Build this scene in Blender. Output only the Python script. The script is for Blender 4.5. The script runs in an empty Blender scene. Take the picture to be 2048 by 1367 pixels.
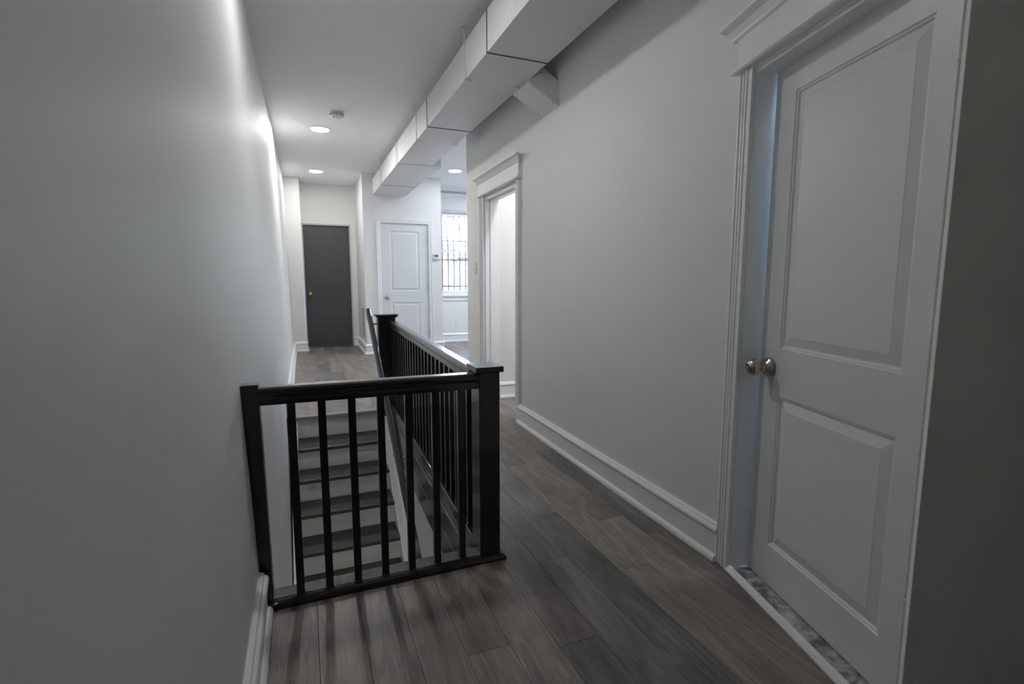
import bpy, bmesh, math, random
from mathutils import Vector, Matrix
random.seed(7)
sc = bpy.context.scene
COL = sc.collection
K = 1.106            # every length below is multiplied by K to reach metres
PI = math.pi
R = math.radians

# ------------------------------------------------------------------ camera
cam_d = bpy.data.cameras.new('camera')
cam = bpy.data.objects.new('camera', cam_d)
COL.objects.link(cam)
cam.location = (0, 0, 1.13 * K)
cam.rotation_euler = (R(90 - 6.943), 0, R(-22.286))
cam_d.sensor_width = 36
cam_d.lens = 17.754
cam_d.clip_start = 0.02
cam_d.clip_end = 300
cam_d.dof.use_dof = True
cam_d.dof.focus_distance = 2.5
cam_d.dof.aperture_fstop = 5.0
sc.camera = cam

# ------------------------------------------------------------------ world, sun, lights, exposure
SKY, SUN, LAMP, ROOM = 1.1, 0.15, 50.0, 15.0
w = bpy.data.worlds.new('world')
sc.world = w
w.use_nodes = True
nt = w.node_tree
nt.nodes.clear()
o_ = nt.nodes.new('ShaderNodeOutputWorld')
b_ = nt.nodes.new('ShaderNodeBackground')
s_ = nt.nodes.new('ShaderNodeTexSky')
s_.sky_type = 'NISHITA'
s_.sun_disc = False
s_.sun_elevation = R(42)
s_.sun_rotation = R(200)
s_.air_density = 1.0
s_.dust_density = 2.5
b_.inputs[1].default_value = SKY
nt.links.new(s_.outputs[0], b_.inputs[0])
nt.links.new(b_.outputs[0], o_.inputs[0])

sun_d = bpy.data.lights.new('sun', 'SUN')
sun_d.energy = SUN
sun_d.angle = R(0.6)
sun_d.color = (1, .96, .9)
sun = bpy.data.objects.new('sun', sun_d)
COL.objects.link(sun)
sun.rotation_euler = (R(48), 0, R(-15))      # shines towards +Y, onto the houses across the street

sc.view_settings.view_transform = 'Standard'
sc.view_settings.look = 'None'
sc.view_settings.gamma = 1
sc.view_settings.use_curve_mapping = False
sc.view_settings.exposure = 2.5
sc.cycles.use_denoising = True
sc.cycles.max_bounces = 12
sc.cycles.diffuse_bounces = 8
sc.cycles.glossy_bounces = 4
sc.cycles.sample_clamp_indirect = 8
sc.cycles.caustics_reflective = False
sc.cycles.caustics_refractive = False

# ------------------------------------------------------------------ materials
def mat(name, col, rough=.5, metal=0., bump=0., bscale=60., spec=None, var=0., vscale=3., coat=0., stretch=(1, 1, 1), bdist=.002):
    m = bpy.data.materials.new(name)
    m.use_nodes = True
    t = m.node_tree
    n = t.nodes['Principled BSDF']
    n.inputs['Base Color'].default_value = (*col, 1)
    n.inputs['Roughness'].default_value = rough
    n.inputs['Metallic'].default_value = metal
    if spec is not None: n.inputs['Specular IOR Level'].default_value = spec
    if coat:
        n.inputs['Coat Weight'].default_value = coat
        n.inputs['Coat Roughness'].default_value = .07
        n.inputs['Coat IOR'].default_value = 1.65
    tc = t.nodes.new('ShaderNodeTexCoord')
    mp = t.nodes.new('ShaderNodeMapping')
    mp.inputs['Scale'].default_value = stretch
    t.links.new(tc.outputs['Object'], mp.inputs[0])
    if bump:
        nz = t.nodes.new('ShaderNodeTexNoise')
        nz.inputs['Scale'].default_value = bscale
        nz.inputs['Detail'].default_value = 5
        t.links.new(mp.outputs[0], nz.inputs['Vector'])
        bp = t.nodes.new('ShaderNodeBump')
        bp.inputs['Strength'].default_value = bump
        bp.inputs['Distance'].default_value = bdist
        t.links.new(nz.outputs[0], bp.inputs['Height'])
        t.links.new(bp.outputs[0], n.inputs['Normal'])
    if var:
        nz = t.nodes.new('ShaderNodeTexNoise')
        nz.inputs['Scale'].default_value = vscale
        nz.inputs['Detail'].default_value = 4
        t.links.new(mp.outputs[0], nz.inputs['Vector'])
        mr = t.nodes.new('ShaderNodeMapRange')
        mr.inputs['From Min'].default_value = .3
        mr.inputs['From Max'].default_value = .7
        mr.inputs['To Min'].default_value = 1 - var
        mr.inputs['To Max'].default_value = 1 + var
        t.links.new(nz.outputs[0], mr.inputs[0])
        mx = t.nodes.new('ShaderNodeVectorMath')
        mx.operation = 'SCALE'
        mx.inputs[0].default_value = col
        t.links.new(mr.outputs[0], mx.inputs['Scale'])
        t.links.new(mx.outputs[0], n.inputs['Base Color'])
    return m

def emit(name, col, s):
    m = bpy.data.materials.new(name)
    m.use_nodes = True
    t = m.node_tree
    t.nodes.clear()
    e = t.nodes.new('ShaderNodeEmission')
    e.inputs[0].default_value = (*col, 1)
    e.inputs[1].default_value = s
    o = t.nodes.new('ShaderNodeOutputMaterial')
    t.links.new(e.outputs[0], o.inputs[0])
    return m

M = {}
M['wall'] = mat('wall_paint', (.75, .75, .74), .55, bump=.12, bscale=40, var=.015, vscale=1.5)
M['ceiling'] = mat('ceiling_paint', (.84, .85, .86), .7, bump=.08, bscale=30)
M['trim'] = mat('trim_paint', (.80, .815, .825), .33, bump=.1, bscale=50, bdist=.001)
M['door'] = mat('door_paint', (.70, .72, .73), .38, bump=.05, bscale=90, bdist=.001)
M['duct'] = mat('duct_paint', (.72, .725, .73), .45, bump=.08, bscale=12, bdist=.002)
M['black'] = mat('black_gloss_paint', (.011, .011, .012), .3, bump=.3, bscale=50, bdist=.0018, spec=.15, coat=.6)
M['black_rough'] = mat('black_gritty_paint', (.030, .029, .033), .13, bump=1.0, bscale=230, bdist=.0035, spec=.9)
M['black_board'] = mat('black_board_paint', (.012, .012, .013), .3, coat=.5, bump=.25, bscale=30, bdist=.0015, stretch=(8, 1, 8))
M['tread'] = mat('dark_tread_paint', (.050, .044, .046), .42, bump=.6, bscale=120, bdist=.001, var=.25, vscale=20)
M['riser'] = mat('riser_paint', (.80, .81, .79), .45, bump=.3, bscale=14, bdist=.002, var=.05, vscale=8, stretch=(.3, 1, 4))
M['nickel'] = mat('brushed_nickel', (.46, .43, .39), .2, metal=1)
M['brass'] = mat('polished_brass', (.85, .58, .2), .2, metal=1)
M['brass_dull'] = mat('dull_brass', (.35, .25, .1), .35, metal=1)
M['grey_door'] = mat('charcoal_door_paint', (.066, .066, .073), .42, bump=.1, bscale=60, var=.06, vscale=4)
M['frame'] = mat('door_frame_paint', (.50, .49, .47), .45)
M['nosing'] = mat('grey_nosing_paint', (.24, .24, .235), .4)
M['lamp_end'] = emit('downlight_glow_end', (1, .97, .94), 23)
M['plastic'] = mat('white_plastic', (.75, .75, .74), .35)
M['plastic_grey'] = mat('grey_plastic', (.33, .34, .35), .4)
M['grille'] = mat('grille_paint', (.40, .40, .42), .5)
M['screen'] = mat('thermostat_screen', (.16, .18, .17), .3)
M['dark'] = mat('dark_gap', (.02, .02, .02), .7)
M['seam'] = mat('duct_seam_shadow', (.10, .10, .10), .6)
M['iron'] = mat('black_iron', (.03, .035, .05), .5)
M['rail_grey'] = mat('handrail_dark_paint', (.045, .047, .052), .22, bump=.15, bscale=40, bdist=.001)
M['rail_end'] = mat('handrail_bare_end', (.10, .045, .025), .5)
M['lamp'] = emit('downlight_glow', (1, .98, .965), LAMP)
M['fill_behind'] = emit('fill_glow_behind', (1, .94, .84), 34)
M['lamp_near'] = emit('downlight_glow_near', (1, .98, .965), 21.5)
M['lamp_cool'] = emit('downlight_glow_cool', (.86, .90, 1), ROOM)
M['fill_front'] = emit('fill_glow_front', (.84, .91, 1), 130)
M['fill_stair'] = emit('fill_glow_stair', (1, .96, .90), 24)
M['fill_side'] = emit('fill_glow_side', (.96, .97, 1), 60)
M['fill_bath'] = emit('fill_glow_bath', (.55, .75, 1), 65)

def glass():
    m = bpy.data.materials.new('window_glass')
    m.use_nodes = True
    t = m.node_tree
    t.nodes.clear()
    g = t.nodes.new('ShaderNodeBsdfGlossy'); g.inputs['Roughness'].default_value = .02
    tr = t.nodes.new('ShaderNodeBsdfTransparent'); tr.inputs[0].default_value = (.95, .97, .98, 1)
    f = t.nodes.new('ShaderNodeFresnel'); f.inputs[0].default_value = 1.45
    mx = t.nodes.new('ShaderNodeMixShader'); o = t.nodes.new('ShaderNodeOutputMaterial')
    t.links.new(f.outputs[0], mx.inputs[0]); t.links.new(tr.outputs[0], mx.inputs[1]); t.links.new(g.outputs[0], mx.inputs[2])
    t.links.new(mx.outputs[0], o.inputs[0])
    return m
M['glass'] = glass()

def marble():
    m = mat('marble', (.55, .55, .56), .2)
    t = m.node_tree
    n = t.nodes['Principled BSDF']
    tc = t.nodes.new('ShaderNodeTexCoord')
    a = t.nodes.new('ShaderNodeTexNoise'); a.inputs['Scale'].default_value = 9; a.inputs['Detail'].default_value = 8; a.inputs['Distortion'].default_value = 1.6
    t.links.new(tc.outputs['Object'], a.inputs['Vector'])
    r = t.nodes.new('ShaderNodeValToRGB')
    r.color_ramp.elements[0].position = .40; r.color_ramp.elements[0].color = (.16, .16, .17, 1)
    r.color_ramp.elements[1].position = .62; r.color_ramp.elements[1].color = (.56, .56, .57, 1)
    t.links.new(a.outputs[0], r.inputs[0]); t.links.new(r.outputs[0], n.inputs['Base Color'])
    return m
M['marble'] = marble()

def plank_mat():
    m = bpy.data.materials.new('oak_plank')
    m.use_nodes = True
    t = m.node_tree
    n = t.nodes['Principled BSDF']
    n.inputs['Roughness'].default_value = .42
    L = t.links.new
    geo = t.nodes.new('ShaderNodeNewGeometry')
    oi = t.nodes.new('ShaderNodeObjectInfo')
    off = t.nodes.new('ShaderNodeVectorMath'); off.operation = 'MULTIPLY_ADD'
    L(oi.outputs['Random'], off.inputs[0]); off.inputs[1].default_value = (31, 57, 11); L(geo.outputs['Position'], off.inputs[2])
    mp = t.nodes.new('ShaderNodeMapping'); mp.inputs['Scale'].default_value = (1, .11, 1); L(off.outputs[0], mp.inputs[0])
    # cathedral grain: distorted bands
    n1 = t.nodes.new('ShaderNodeTexNoise'); n1.inputs['Scale'].default_value = 9; n1.inputs['Detail'].default_value = 3; n1.inputs['Distortion'].default_value = .6
    L(mp.outputs[0], n1.inputs['Vector'])
    mul = t.nodes.new('ShaderNodeMath'); mul.operation = 'MULTIPLY'; mul.inputs[1].default_value = 16; L(n1.outputs[0], mul.inputs[0])
    fr = t.nodes.new('ShaderNodeMath'); fr.operation = 'PINGPONG'; fr.inputs[1].default_value = 1; L(mul.outputs[0], fr.inputs[0])
    # fine pores
    mp2 = t.nodes.new('ShaderNodeMapping'); mp2.inputs['Scale'].default_value = (1, .045, 1); L(off.outputs[0], mp2.inputs[0])
    n2 = t.nodes.new('ShaderNodeTexNoise'); n2.inputs['Scale'].default_value = 220; n2.inputs['Detail'].default_value = 4; L(mp2.outputs[0], n2.inputs['Vector'])
    # broad smoky tone
    mp3 = t.nodes.new('ShaderNodeMapping'); mp3.inputs['Scale'].default_value = (1, .28, 1); L(off.outputs[0], mp3.inputs[0])
    n3 = t.nodes.new('ShaderNodeTexNoise'); n3.inputs['Scale'].default_value = 7; n3.inputs['Detail'].default_value = 4; n3.inputs['Distortion'].default_value = .8
    L(mp3.outputs[0], n3.inputs['Vector'])
    r3 = t.nodes.new('ShaderNodeMapRange'); r3.inputs['From Min'].default_value = .3; r3.inputs['From Max'].default_value = .7
    r3.inputs['To Min'].default_value = .66; r3.inputs['To Max'].default_value = 1.25; L(n3.outputs[0], r3.inputs[0])
    r1 = t.nodes.new('ShaderNodeMapRange'); r1.inputs['To Min'].default_value = .80; r1.inputs['To Max'].default_value = 1.10; L(fr.outputs[0], r1.inputs[0])
    r2 = t.nodes.new('ShaderNodeMapRange'); r2.inputs['From Min'].default_value = .35; r2.inputs['From Max'].default_value = .65
    r2.inputs['To Min'].default_value = .78; r2.inputs['To Max'].default_value = 1.14; L(n2.outputs[0], r2.inputs[0])
    m1 = t.nodes.new('ShaderNodeMath'); m1.operation = 'MULTIPLY'; L(r1.outputs[0], m1.inputs[0]); L(r2.outputs[0], m1.inputs[1])
    m2 = t.nodes.new('ShaderNodeMath'); m2.operation = 'MULTIPLY'; L(m1.outputs[0], m2.inputs[0]); L(r3.outputs[0], m2.inputs[1])
    sc_ = t.nodes.new('ShaderNodeVectorMath'); sc_.operation = 'SCALE'
    L(oi.outputs['Color'], sc_.inputs[0]); L(m2.outputs[0], sc_.inputs['Scale'])
    L(sc_.outputs[0], n.inputs['Base Color'])
    bp = t.nodes.new('ShaderNodeBump'); bp.inputs['Strength'].default_value = .25; bp.inputs['Distance'].default_value = .001
    L(m1.outputs[0], bp.inputs['Height']); L(bp.outputs[0], n.inputs['Normal'])
    return m
M['plank'] = plank_mat()

# ------------------------------------------------------------------ mesh helpers
class MB:
    """collects shapes (lengths in scene units, scaled by K when built)"""
    def __init__(s, T=None):
        s.v, s.f, s.T = [], [], T or Matrix()
    def add(s, vs, fs):
        n = len(s.v)
        s.v += [s.T @ Vector(v) for v in vs]
        s.f += [tuple(i + n for i in f) for f in fs]
        return s
    def box(s, x0, x1, y0, y1, z0, z1):
        vs = [(x, y, z) for z in (z0, z1) for (x, y) in ((x0, y0), (x1, y0), (x1, y1), (x0, y1))]
        return s.add(vs, [(3, 2, 1, 0), (4, 5, 6, 7), (0, 1, 5, 4), (1, 2, 6, 5), (2, 3, 7, 6), (3, 0, 4, 7)])
    def hexa(s, bot, top):
        return s.add(list(bot) + list(top), [(3, 2, 1, 0), (4, 5, 6, 7), (0, 1, 5, 4), (1, 2, 6, 5), (2, 3, 7, 6), (3, 0, 4, 7)])
    def prism(s, pts, z0, z1):            # polygon in xy, counter-clockwise
        n = len(pts)
        vs = [(x, y, z0) for x, y in pts] + [(x, y, z1) for x, y in pts]
        fs = [tuple(reversed(range(n))), tuple(range(n, 2 * n))] + [(i, (i + 1) % n, (i + 1) % n + n, i + n) for i in range(n)]
        return s.add(vs, fs)
    def loft(s, A, B):                    # two rings of equal length, capped
        n = len(A)
        fs = [tuple(reversed(range(n))), tuple(range(n, 2 * n))] + [(i, (i + 1) % n, (i + 1) % n + n, i + n) for i in range(n)]
        return s.add(list(A) + list(B), fs)
    def sweep(s, prof, path):             # prof: closed (out, z) list; path: xy points; out = right-hand side of travel
        P = [Vector(p) for p in path]
        rings = []
        for i, p in enumerate(P):
            ds = []
            if i > 0: ds.append((P[i] - P[i - 1]).normalized())
            if i < len(P) - 1: ds.append((P[i + 1] - P[i]).normalized())
            ns = [Vector((d.y, -d.x)) for d in ds]
            if len(ns) == 2:
                b = (ns[0] + ns[1]).normalized(); b = b / max(.2, b.dot(ns[0]))
            else: b = ns[0]
            rings.append([(p.x + b.x * o, p.y + b.y * o, z) for o, z in prof])
        n = len(prof)
        vs = [v for r in rings for v in r]
        fs = []
        for k in range(len(rings) - 1):
            fs += [(k * n + i, k * n + (i + 1) % n, (k + 1) * n + (i + 1) % n, (k + 1) * n + i) for i in range(n)]
        fs += [tuple(reversed(range(n))), tuple(range((len(rings) - 1) * n, len(rings) * n))]
        return s.add(vs, fs)
    def lathe(s, prof, c, axis, seg=24):  # prof: (along, radius)
        a = Vector(axis).normalized()
        u = a.orthogonal().normalized(); v = a.cross(u)
        c = Vector(c); vs = []; fs = []
        for t, r in prof:
            for k in range(seg):
                th = 2 * PI * k / seg
                vs.append(c + a * t + (u * math.cos(th) + v * math.sin(th)) * r)
        n = len(prof)
        for i in range(n - 1):
            for k in range(seg):
                fs.append((i * seg + k, i * seg + (k + 1) % seg, (i + 1) * seg + (k + 1) % seg, (i + 1) * seg + k))
        fs += [tuple(reversed(range(seg))), tuple(range((n - 1) * seg, n * seg))]
        return s.add(vs, fs)

def worldloc(o):
    v = Vector((0, 0, 0))
    while o is not None:
        v += o.location; o = o.parent
    return v

def obj(name, mb, material, parent=None, bevel=0., smooth=False, origin=None, seg=2):
    me = bpy.data.meshes.new(name)
    base = worldloc(parent) if parent else Vector((0, 0, 0))
    org = Vector(origin) * K if origin is not None else base
    me.from_pydata([v * K - org for v in mb.v], [], mb.f)
    bm = bmesh.new(); bm.from_mesh(me)
    bmesh.ops.recalc_face_normals(bm, faces=bm.faces)
    if bevel:
        es = [e for e in bm.edges if len(e.link_faces) == 2 and e.calc_face_angle(0) > R(25)]
        bmesh.ops.bevel(bm, geom=es, offset=bevel * K, segments=seg, affect='EDGES', clamp_overlap=True, profile=.5)
    bm.to_mesh(me); bm.free()
    me.materials.append(material)
    o = bpy.data.objects.new(name, me)
    COL.objects.link(o)
    if parent: o.parent = parent
    o.location = org - base
    if smooth:
        for p in me.polygons: p.use_smooth = True
        try:
            me.set_sharp_from_angle(angle=R(35))
        except Exception: pass
    return o

def tag(o, label=None, cat=None, group=None, kind=None):
    if label: o['label'] = label
    if cat: o['category'] = cat
    if group: o['group'] = group
    if kind: o['kind'] = kind
    return o

def thing(name, label, cat, loc, group=None, kind=None):
    o = bpy.data.objects.new(name, None)
    o.empty_display_size = .1
    COL.objects.link(o)
    o.location = Vector(loc) * K
    return tag(o, label, cat, group, kind)

def struct(name, mb, material, label, cat, bevel=0., smooth=False):
    o = obj(name, mb, material, None, bevel, smooth, origin=mb.v[0] if mb.v else (0, 0, 0))
    return tag(o, label, cat, None, 'structure')

def frame2d(ox, oy, dx, dy):
    """local x = along, local y = left-hand normal, z up"""
    l = math.hypot(dx, dy); dx /= l; dy /= l
    return Matrix(((dx, -dy, 0, ox), (dy, dx, 0, oy), (0, 0, 1, 0), (0, 0, 0, 1)))

# ------------------------------------------------------------------ plan
CZ = 2.72                                 # ceiling
def RX(y): return 1.514 + .0195 * (y - 1.46)          # right wall face
T0 = Vector((1.499, 1.404)); TD = Vector((-.2546, -.967))  # angled wall with the near door
def TP(s): return (T0.x + TD.x * s, T0.y + TD.y * s)
def LX(y, z):                             # left wall face: leans outwards and waves a little
    k = .028 - .010 * max(0, min(1, (y - 1) / 8))
    x = -.183 - k * (z - .15)
    a = max(0, min(1, (z + .3) / 1.2))
    x += a * (.0045 * math.sin(y * 2.3 + .6) + .0022 * math.sin(y * 5.1 + 1.1 + .4 * z) + .0012 * math.sin(z * 3.1 + y))
    return x

# ------------------------------------------------------------------ walls
def wall_left():
    ys = [-2.2 + i * (8.73 + 2.4) / 150 for i in range(151)]
    zs = [-2.7 + i * (CZ + .12 + 2.7) / 44 for i in range(45)]
    vs = [(LX(y, z), y, z) for y in ys for z in zs]
    n = len(zs); fs = []
    for i in range(len(ys) - 1):
        for j in range(n - 1):
            a = i * n + j
            fs.append((a, a + n, a + n + 1, a + 1))
    b = len(vs)
    y0, y1, z0, z1 = ys[0], ys[-1], zs[0], zs[-1]
    vs += [(-.45, y0, z0), (-.45, y1, z0), (-.45, y1, z1), (-.45, y0, z1)]
    fs.append((b, b + 3, b + 2, b + 1))
    last = (len(ys) - 1) * n
    fs.append(tuple([b] + [j for j in range(n)][0:] + [b + 3]))
    fs.append(tuple([b + 1, b + 2] + [last + j for j in reversed(range(n))]))
    fs.append(tuple([b + 1] + [i * n for i in reversed(range(len(ys)))] + [b]))
    fs.append(tuple([b + 3] + [i * n + n - 1 for i in range(len(ys))] + [b + 2]))
    mb = MB().add(vs, fs)
    o = struct('wall_left', mb, M['wall'], 'long white plastered wall leaning slightly along the left of the hall', 'wall', smooth=True)
wall_left()

ALX0, ALX1, ALY = .0, .865, 9.2
mb = MB(); mb.box(-.45, ALX0, 8.73, ALY + .12, -.02, CZ)
struct('wall_far_left', mb, M['wall'], 'narrow white wall return left of the charcoal door at the hall end', 'wall')
# back wall of alcove with door hole .0..  door frame .009-.775
mb = MB(); mb.box(.775, ALX1, ALY, ALY + .12, -.02, CZ); mb.box(ALX0, .775, ALY, ALY + .12, 2.07, CZ)
struct('wall_far', mb, M['wall'], 'white wall above and beside the charcoal door', 'wall')
# closet block: alcove side face and closet door wall
CY = 8.0
mb = MB(); mb.box(ALX1, 1.115, CY, CY + .12, -.02, CZ); mb.box(1.855, 2.065, CY, CY + .12, -.02, CZ); mb.box(1.115, 1.855, CY, CY + .12, 2.005, CZ)
mb.box(ALX1, ALX1 + .12, CY + .12, ALY + .12, -.02, CZ); mb.box(1.945, 2.065, CY + .12, 9.1, -.02, CZ); mb.box(ALX1 + .12, 1.945, ALY, ALY + .12, -.02, CZ)
struct('wall_closet', mb, M['wall'], 'white wall around the two-panel closet door facing the stairs', 'wall')
# front room window wall
WX0, WX1, WZ0, WZ1 = 2.17, 3.03, .86, 2.38
WY = 9.1
WS = 1.20                                  # spacing of the two windows
mb = MB(); mb.box(2.065, WX0, WY, WY + .25, -.02, CZ); mb.box(WX1, WX0 + WS, WY, WY + .25, -.02, CZ); mb.box(WX1 + WS, 4.6, WY, WY + .25, -.02, CZ)
for dx in (0, WS):
    mb.box(WX0 + dx, WX1 + dx, WY, WY + .25, -.02, WZ0); mb.box(WX0 + dx, WX1 + dx, WY, WY + .25, WZ1, CZ)
struct('wall_front', mb, M['wall'], 'bright white wall around the barred window in the front room', 'wall')
mb = MB(); mb.box(4.48, 4.6, -2.2, WY, -.02, CZ)
struct('wall_right_outer', mb, M['wall'], 'white outer wall at the right of the front room', 'wall')
# right hall wall with doorway
DY0, DY1, DZ = 3.70, 4.50, 1.875
TH = .12
def rwall_piece(mb, y0, y1, z0, z1):
    mb.hexa([(RX(y0), y0, z0), (RX(y0) + TH, y0, z0), (RX(y1) + TH, y1, z0), (RX(y1), y1, z0)],
            [(RX(y0), y0, z1), (RX(y0) + TH, y0, z1), (RX(y1) + TH, y1, z1), (RX(y1), y1, z1)])
mb = MB()
rwall_piece(mb, 1.462, DY0, -.02, CZ); rwall_piece(mb, DY0, DY1, DZ, CZ); rwall_piece(mb, DY1, 5.09, -.02, CZ)
struct('wall_right', mb, M['wall'], 'long white wall right of the railing with the open doorway', 'wall')
mb = MB(); mb.box(RX(4.5) + TH, 4.48, 4.50, 5.09, -.02, CZ)
struct('wall_side_room', mb, M['wall'], 'white wall seen through the open doorway', 'wall')
mb = MB(); mb.box(2.3, 2.42, 1.7, 4.5, -.02, CZ); mb.box(RX(2) + TH, 2.3, 1.75, 1.85, -.02, CZ)
struct('wall_side_room_right', mb, M['wall'], 'white walls closing the room behind the doorway', 'wall')

# angled wall with near door : local x along TD (towards camera), local y = left normal of TD
TF = frame2d(T0.x, T0.y, TD.x, TD.y)
NY = 1                                     # left-hand normal of (-.25,-.97) is (.967,-.2546): into the wall
DW = .790                                   # opening width
mb = MB(TF)
mb.prism([(-.06, 0), (0.0, 0), (0.0, TH), (-.09, TH)], -.02, CZ)
mb.box(0, DW, 0, TH, 1.862, CZ)
mb.box(DW, 1.35, 0, TH, -.02, CZ)
struct('wall_right_near', mb, M['wall'], 'white angled wall holding the near two-panel door', 'wall')
# dark wall edge close to the camera at right: end face aims almost along the line of sight
mb = MB(); mb.prism([(.832, .432), (1.75, .432), (1.75, .60), (1.2, .60), (.952, .500)], -.02, CZ)
struct('wall_near_right', mb, M['wall'], 'dark unlit wall end close on the right edge of the picture', 'wall')
# closing walls behind the camera and bathroom
mb = MB(); mb.box(-.3, 4.48, -2.2, -2.08, -.02, CZ)
struct('wall_back', mb, M['wall'], 'white wall behind the viewpoint', 'wall')
mb = MB(); mb.box(1.64, 1.75, -2.08, .432, -.02, CZ); mb.box(2.3, 2.4, .0, 1.75, -.02, CZ); mb.box(1.75, 2.3, -.02, .1, -.02, CZ)
struct('wall_bath', mb, M['wall'], 'white walls of the unseen bathroom behind the near door', 'wall')

# ceiling
mb = MB(); mb.box(-.45, 4.6, -2.2, WY + .25, CZ, CZ + .12)
struct('ceiling', mb, M['ceiling'], 'flat white ceiling with recessed lights over the hall', 'ceiling')

# ------------------------------------------------------------------ floor
OPX0, OPY0, OPY1 = -.2, 1.90, 4.46          # stair opening
def OPX(y): return .645 + .0235 * (y - 1.88)
floor = thing('floor', 'grey brown oak plank floor running the length of the hall', 'floor', (0, 0, 0), kind='structure')
mb = MB()
mb.box(-.45, 4.6, -2.2, OPY0, -.25, -.012); mb.box(-.45, 4.6, OPY1 + .06, WY + .25, -.25, -.012); mb.box(.70, 4.6, OPY0, OPY1 + .06, -.25, -.012)
obj('subfloor', mb, M['dark'], floor)
tones = {'b': (.224, .189, .165), 'g': (.184, .172, .168), 'l': (.258, .226, .201), 'd': (.145, .138, .145), 'm': (.212, .187, .171), 't': (.230, .190, .164)}
def plank(x0, x1, y0, y1, tone=None):
    if y1 - y0 < .03: return
    g = .0003
    x0 += g; x1 -= g; y0 += g; y1 -= g
    z1, z0, c = 0., -.012, .0008
    mb = MB()
    mb.add([(x0, y0, z0), (x1, y0, z0), (x1, y1, z0), (x0, y1, z0), (x0, y0, z1 - c), (x1, y0, z1 - c), (x1, y1, z1 - c), (x0, y1, z1 - c),
            (x0 + c, y0 + c, z1), (x1 - c, y0 + c, z1), (x1 - c, y1 - c, z1), (x0 + c, y1 - c, z1)],
           [(3, 2, 1, 0), (0, 1, 5, 4), (1, 2, 6, 5), (2, 3, 7, 6), (3, 0, 4, 7), (4, 5, 9, 8), (5, 6, 10, 9), (6, 7, 11, 10), (7, 4, 8, 11), (8, 9, 10, 11)])
    o = obj('plank', mb, M['plank'], floor)
    r = random.Random(int(x0 * 1000) * 7919 + int(y0 * 1000))
    c_ = tones[tone or r.choice('bbgllmmtbtd')]
    f = r.uniform(.9, 1.12)
    o.color = (c_[0] * f, c_[1] * f, c_[2] * f, 1)
PW = .1385; PLN = 1.2
joint = {4: 1.95, 3: 1.56, 2: 2.10, 1: 1.74, 5: 1.75, 6: 2.55, 0: 1.28}   # measured end joints of the columns right of the railing
tone_at = {(5, 0): 'd', (2, -1): 'd', (2, 0): 'g', (3, 0): 'l', (4, -1): 'l', (3, -1): 'b', (4, 0): 'b', (1, -1): 'g', (6, 0): 'b', (1, 0): 'g', (5, -1): 'm', (0, -1): 'd', (-1, -1): 'b', (-2, -1): 'm', (-3, -1): 'b', (-4, -1): 'm', (6, -1): 't'}
for k in range(-8, 27):
    xa = .685 + PW * k; xb = xa + PW
    r = random.Random(k * 31 + 5)
    j0 = joint.get(k, 1.3 + r.random() * 1.2)
    ya, yb = (-.9, WY)
    if k > 6: ya = 1.8
    if xa > 2.3: ya = 5.09
    n0 = int(math.floor((ya - j0) / PLN)); n1 = int(math.ceil((yb - j0) / PLN))
    for n in range(n0, n1):
        y0, y1 = max(ya, j0 + n * PLN), min(yb, j0 + (n + 1) * PLN)
        if y1 <= y0: continue
        t = tone_at.get((k, n))
        x0 = max(xa, -.20); x1 = xb
        if x1 <= x0: continue
        if x1 > .735:
            plank(x0, x1, y0, y1, t)
            continue
        if x0 > .66 and y0 < OPY1 and y1 > OPY0:       # column cut by the curb
            plank(x0, x1, y0, y1, t); continue
        if y0 < OPY0 - .05: plank(x0, x1, y0, min(y1, OPY0 - .05), t)
        if y1 > OPY1: plank(x0, x1, max(y0, OPY1 + .0), y1, t)

# ------------------------------------------------------------------ baseboards
BP = [(-.03, 0), (.036, 0), (.036, .008), (.033, .017), (.027, .024), (.020, .027), (.020, .112), (.017, .116), (.026, .120), (.029, .128), (.025, .137), (.017, .142), (.013, .149), (.006, .153), (-.03, .153)]
def baseboard(name, path, label):
    mb = MB(); mb.sweep(BP, path)
    return struct(name, mb, M['trim'], label, 'baseboard', smooth=False)
# right-hand side of travel faces the room
baseboard('baseboard_right', [(RX(3.625), 3.625), (RX(1.47), 1.47)], 'white moulded baseboard along the right wall from doorway to near door')
baseboard('baseboard_right_far', [(RX(5.09) + TH, 5.092), (RX(5.09), 5.092), (RX(4.62), 4.62)], 'short white baseboard between the doorway and the front room')
ys = [8.73 - i * .2 for i in range(21)]
baseboard('baseboard_left', [(LX(y, .1) , y) for y in [4.53 + i * .2 for i in range(21)]] + [(LX(8.73, .1), 8.73), (ALX0, 8.73), (ALX0, ALY)], 'white baseboard along the left wall beyond the stairs and around the corner')
baseboard('baseboard_left_near', [(LX(y, .1), y) for y in [-2.0 + i * .25 for i in range(16)]] + [(LX(1.80, .1), 1.800)], 'white moulded baseboard at the lower left leading up to the railing')
baseboard('baseboard_closet', [(.785, ALY), (ALX1, ALY), (ALX1, CY), (1.05, CY)], 'white baseboard around the corner below the air grille')
baseboard('baseboard_closet_right', [(1.905, CY), (2.065, CY), (2.065, WY), (4.48, WY), (4.48, 5.09), (RX(5) + TH, 5.09)], 'white baseboard right of the closet door and below the barred window')
baseboard('baseboard_side_room', [(RX(4.5) + TH + .02, 4.50), (2.3, 4.50)], 'white baseboard seen through the open doorway')

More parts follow.
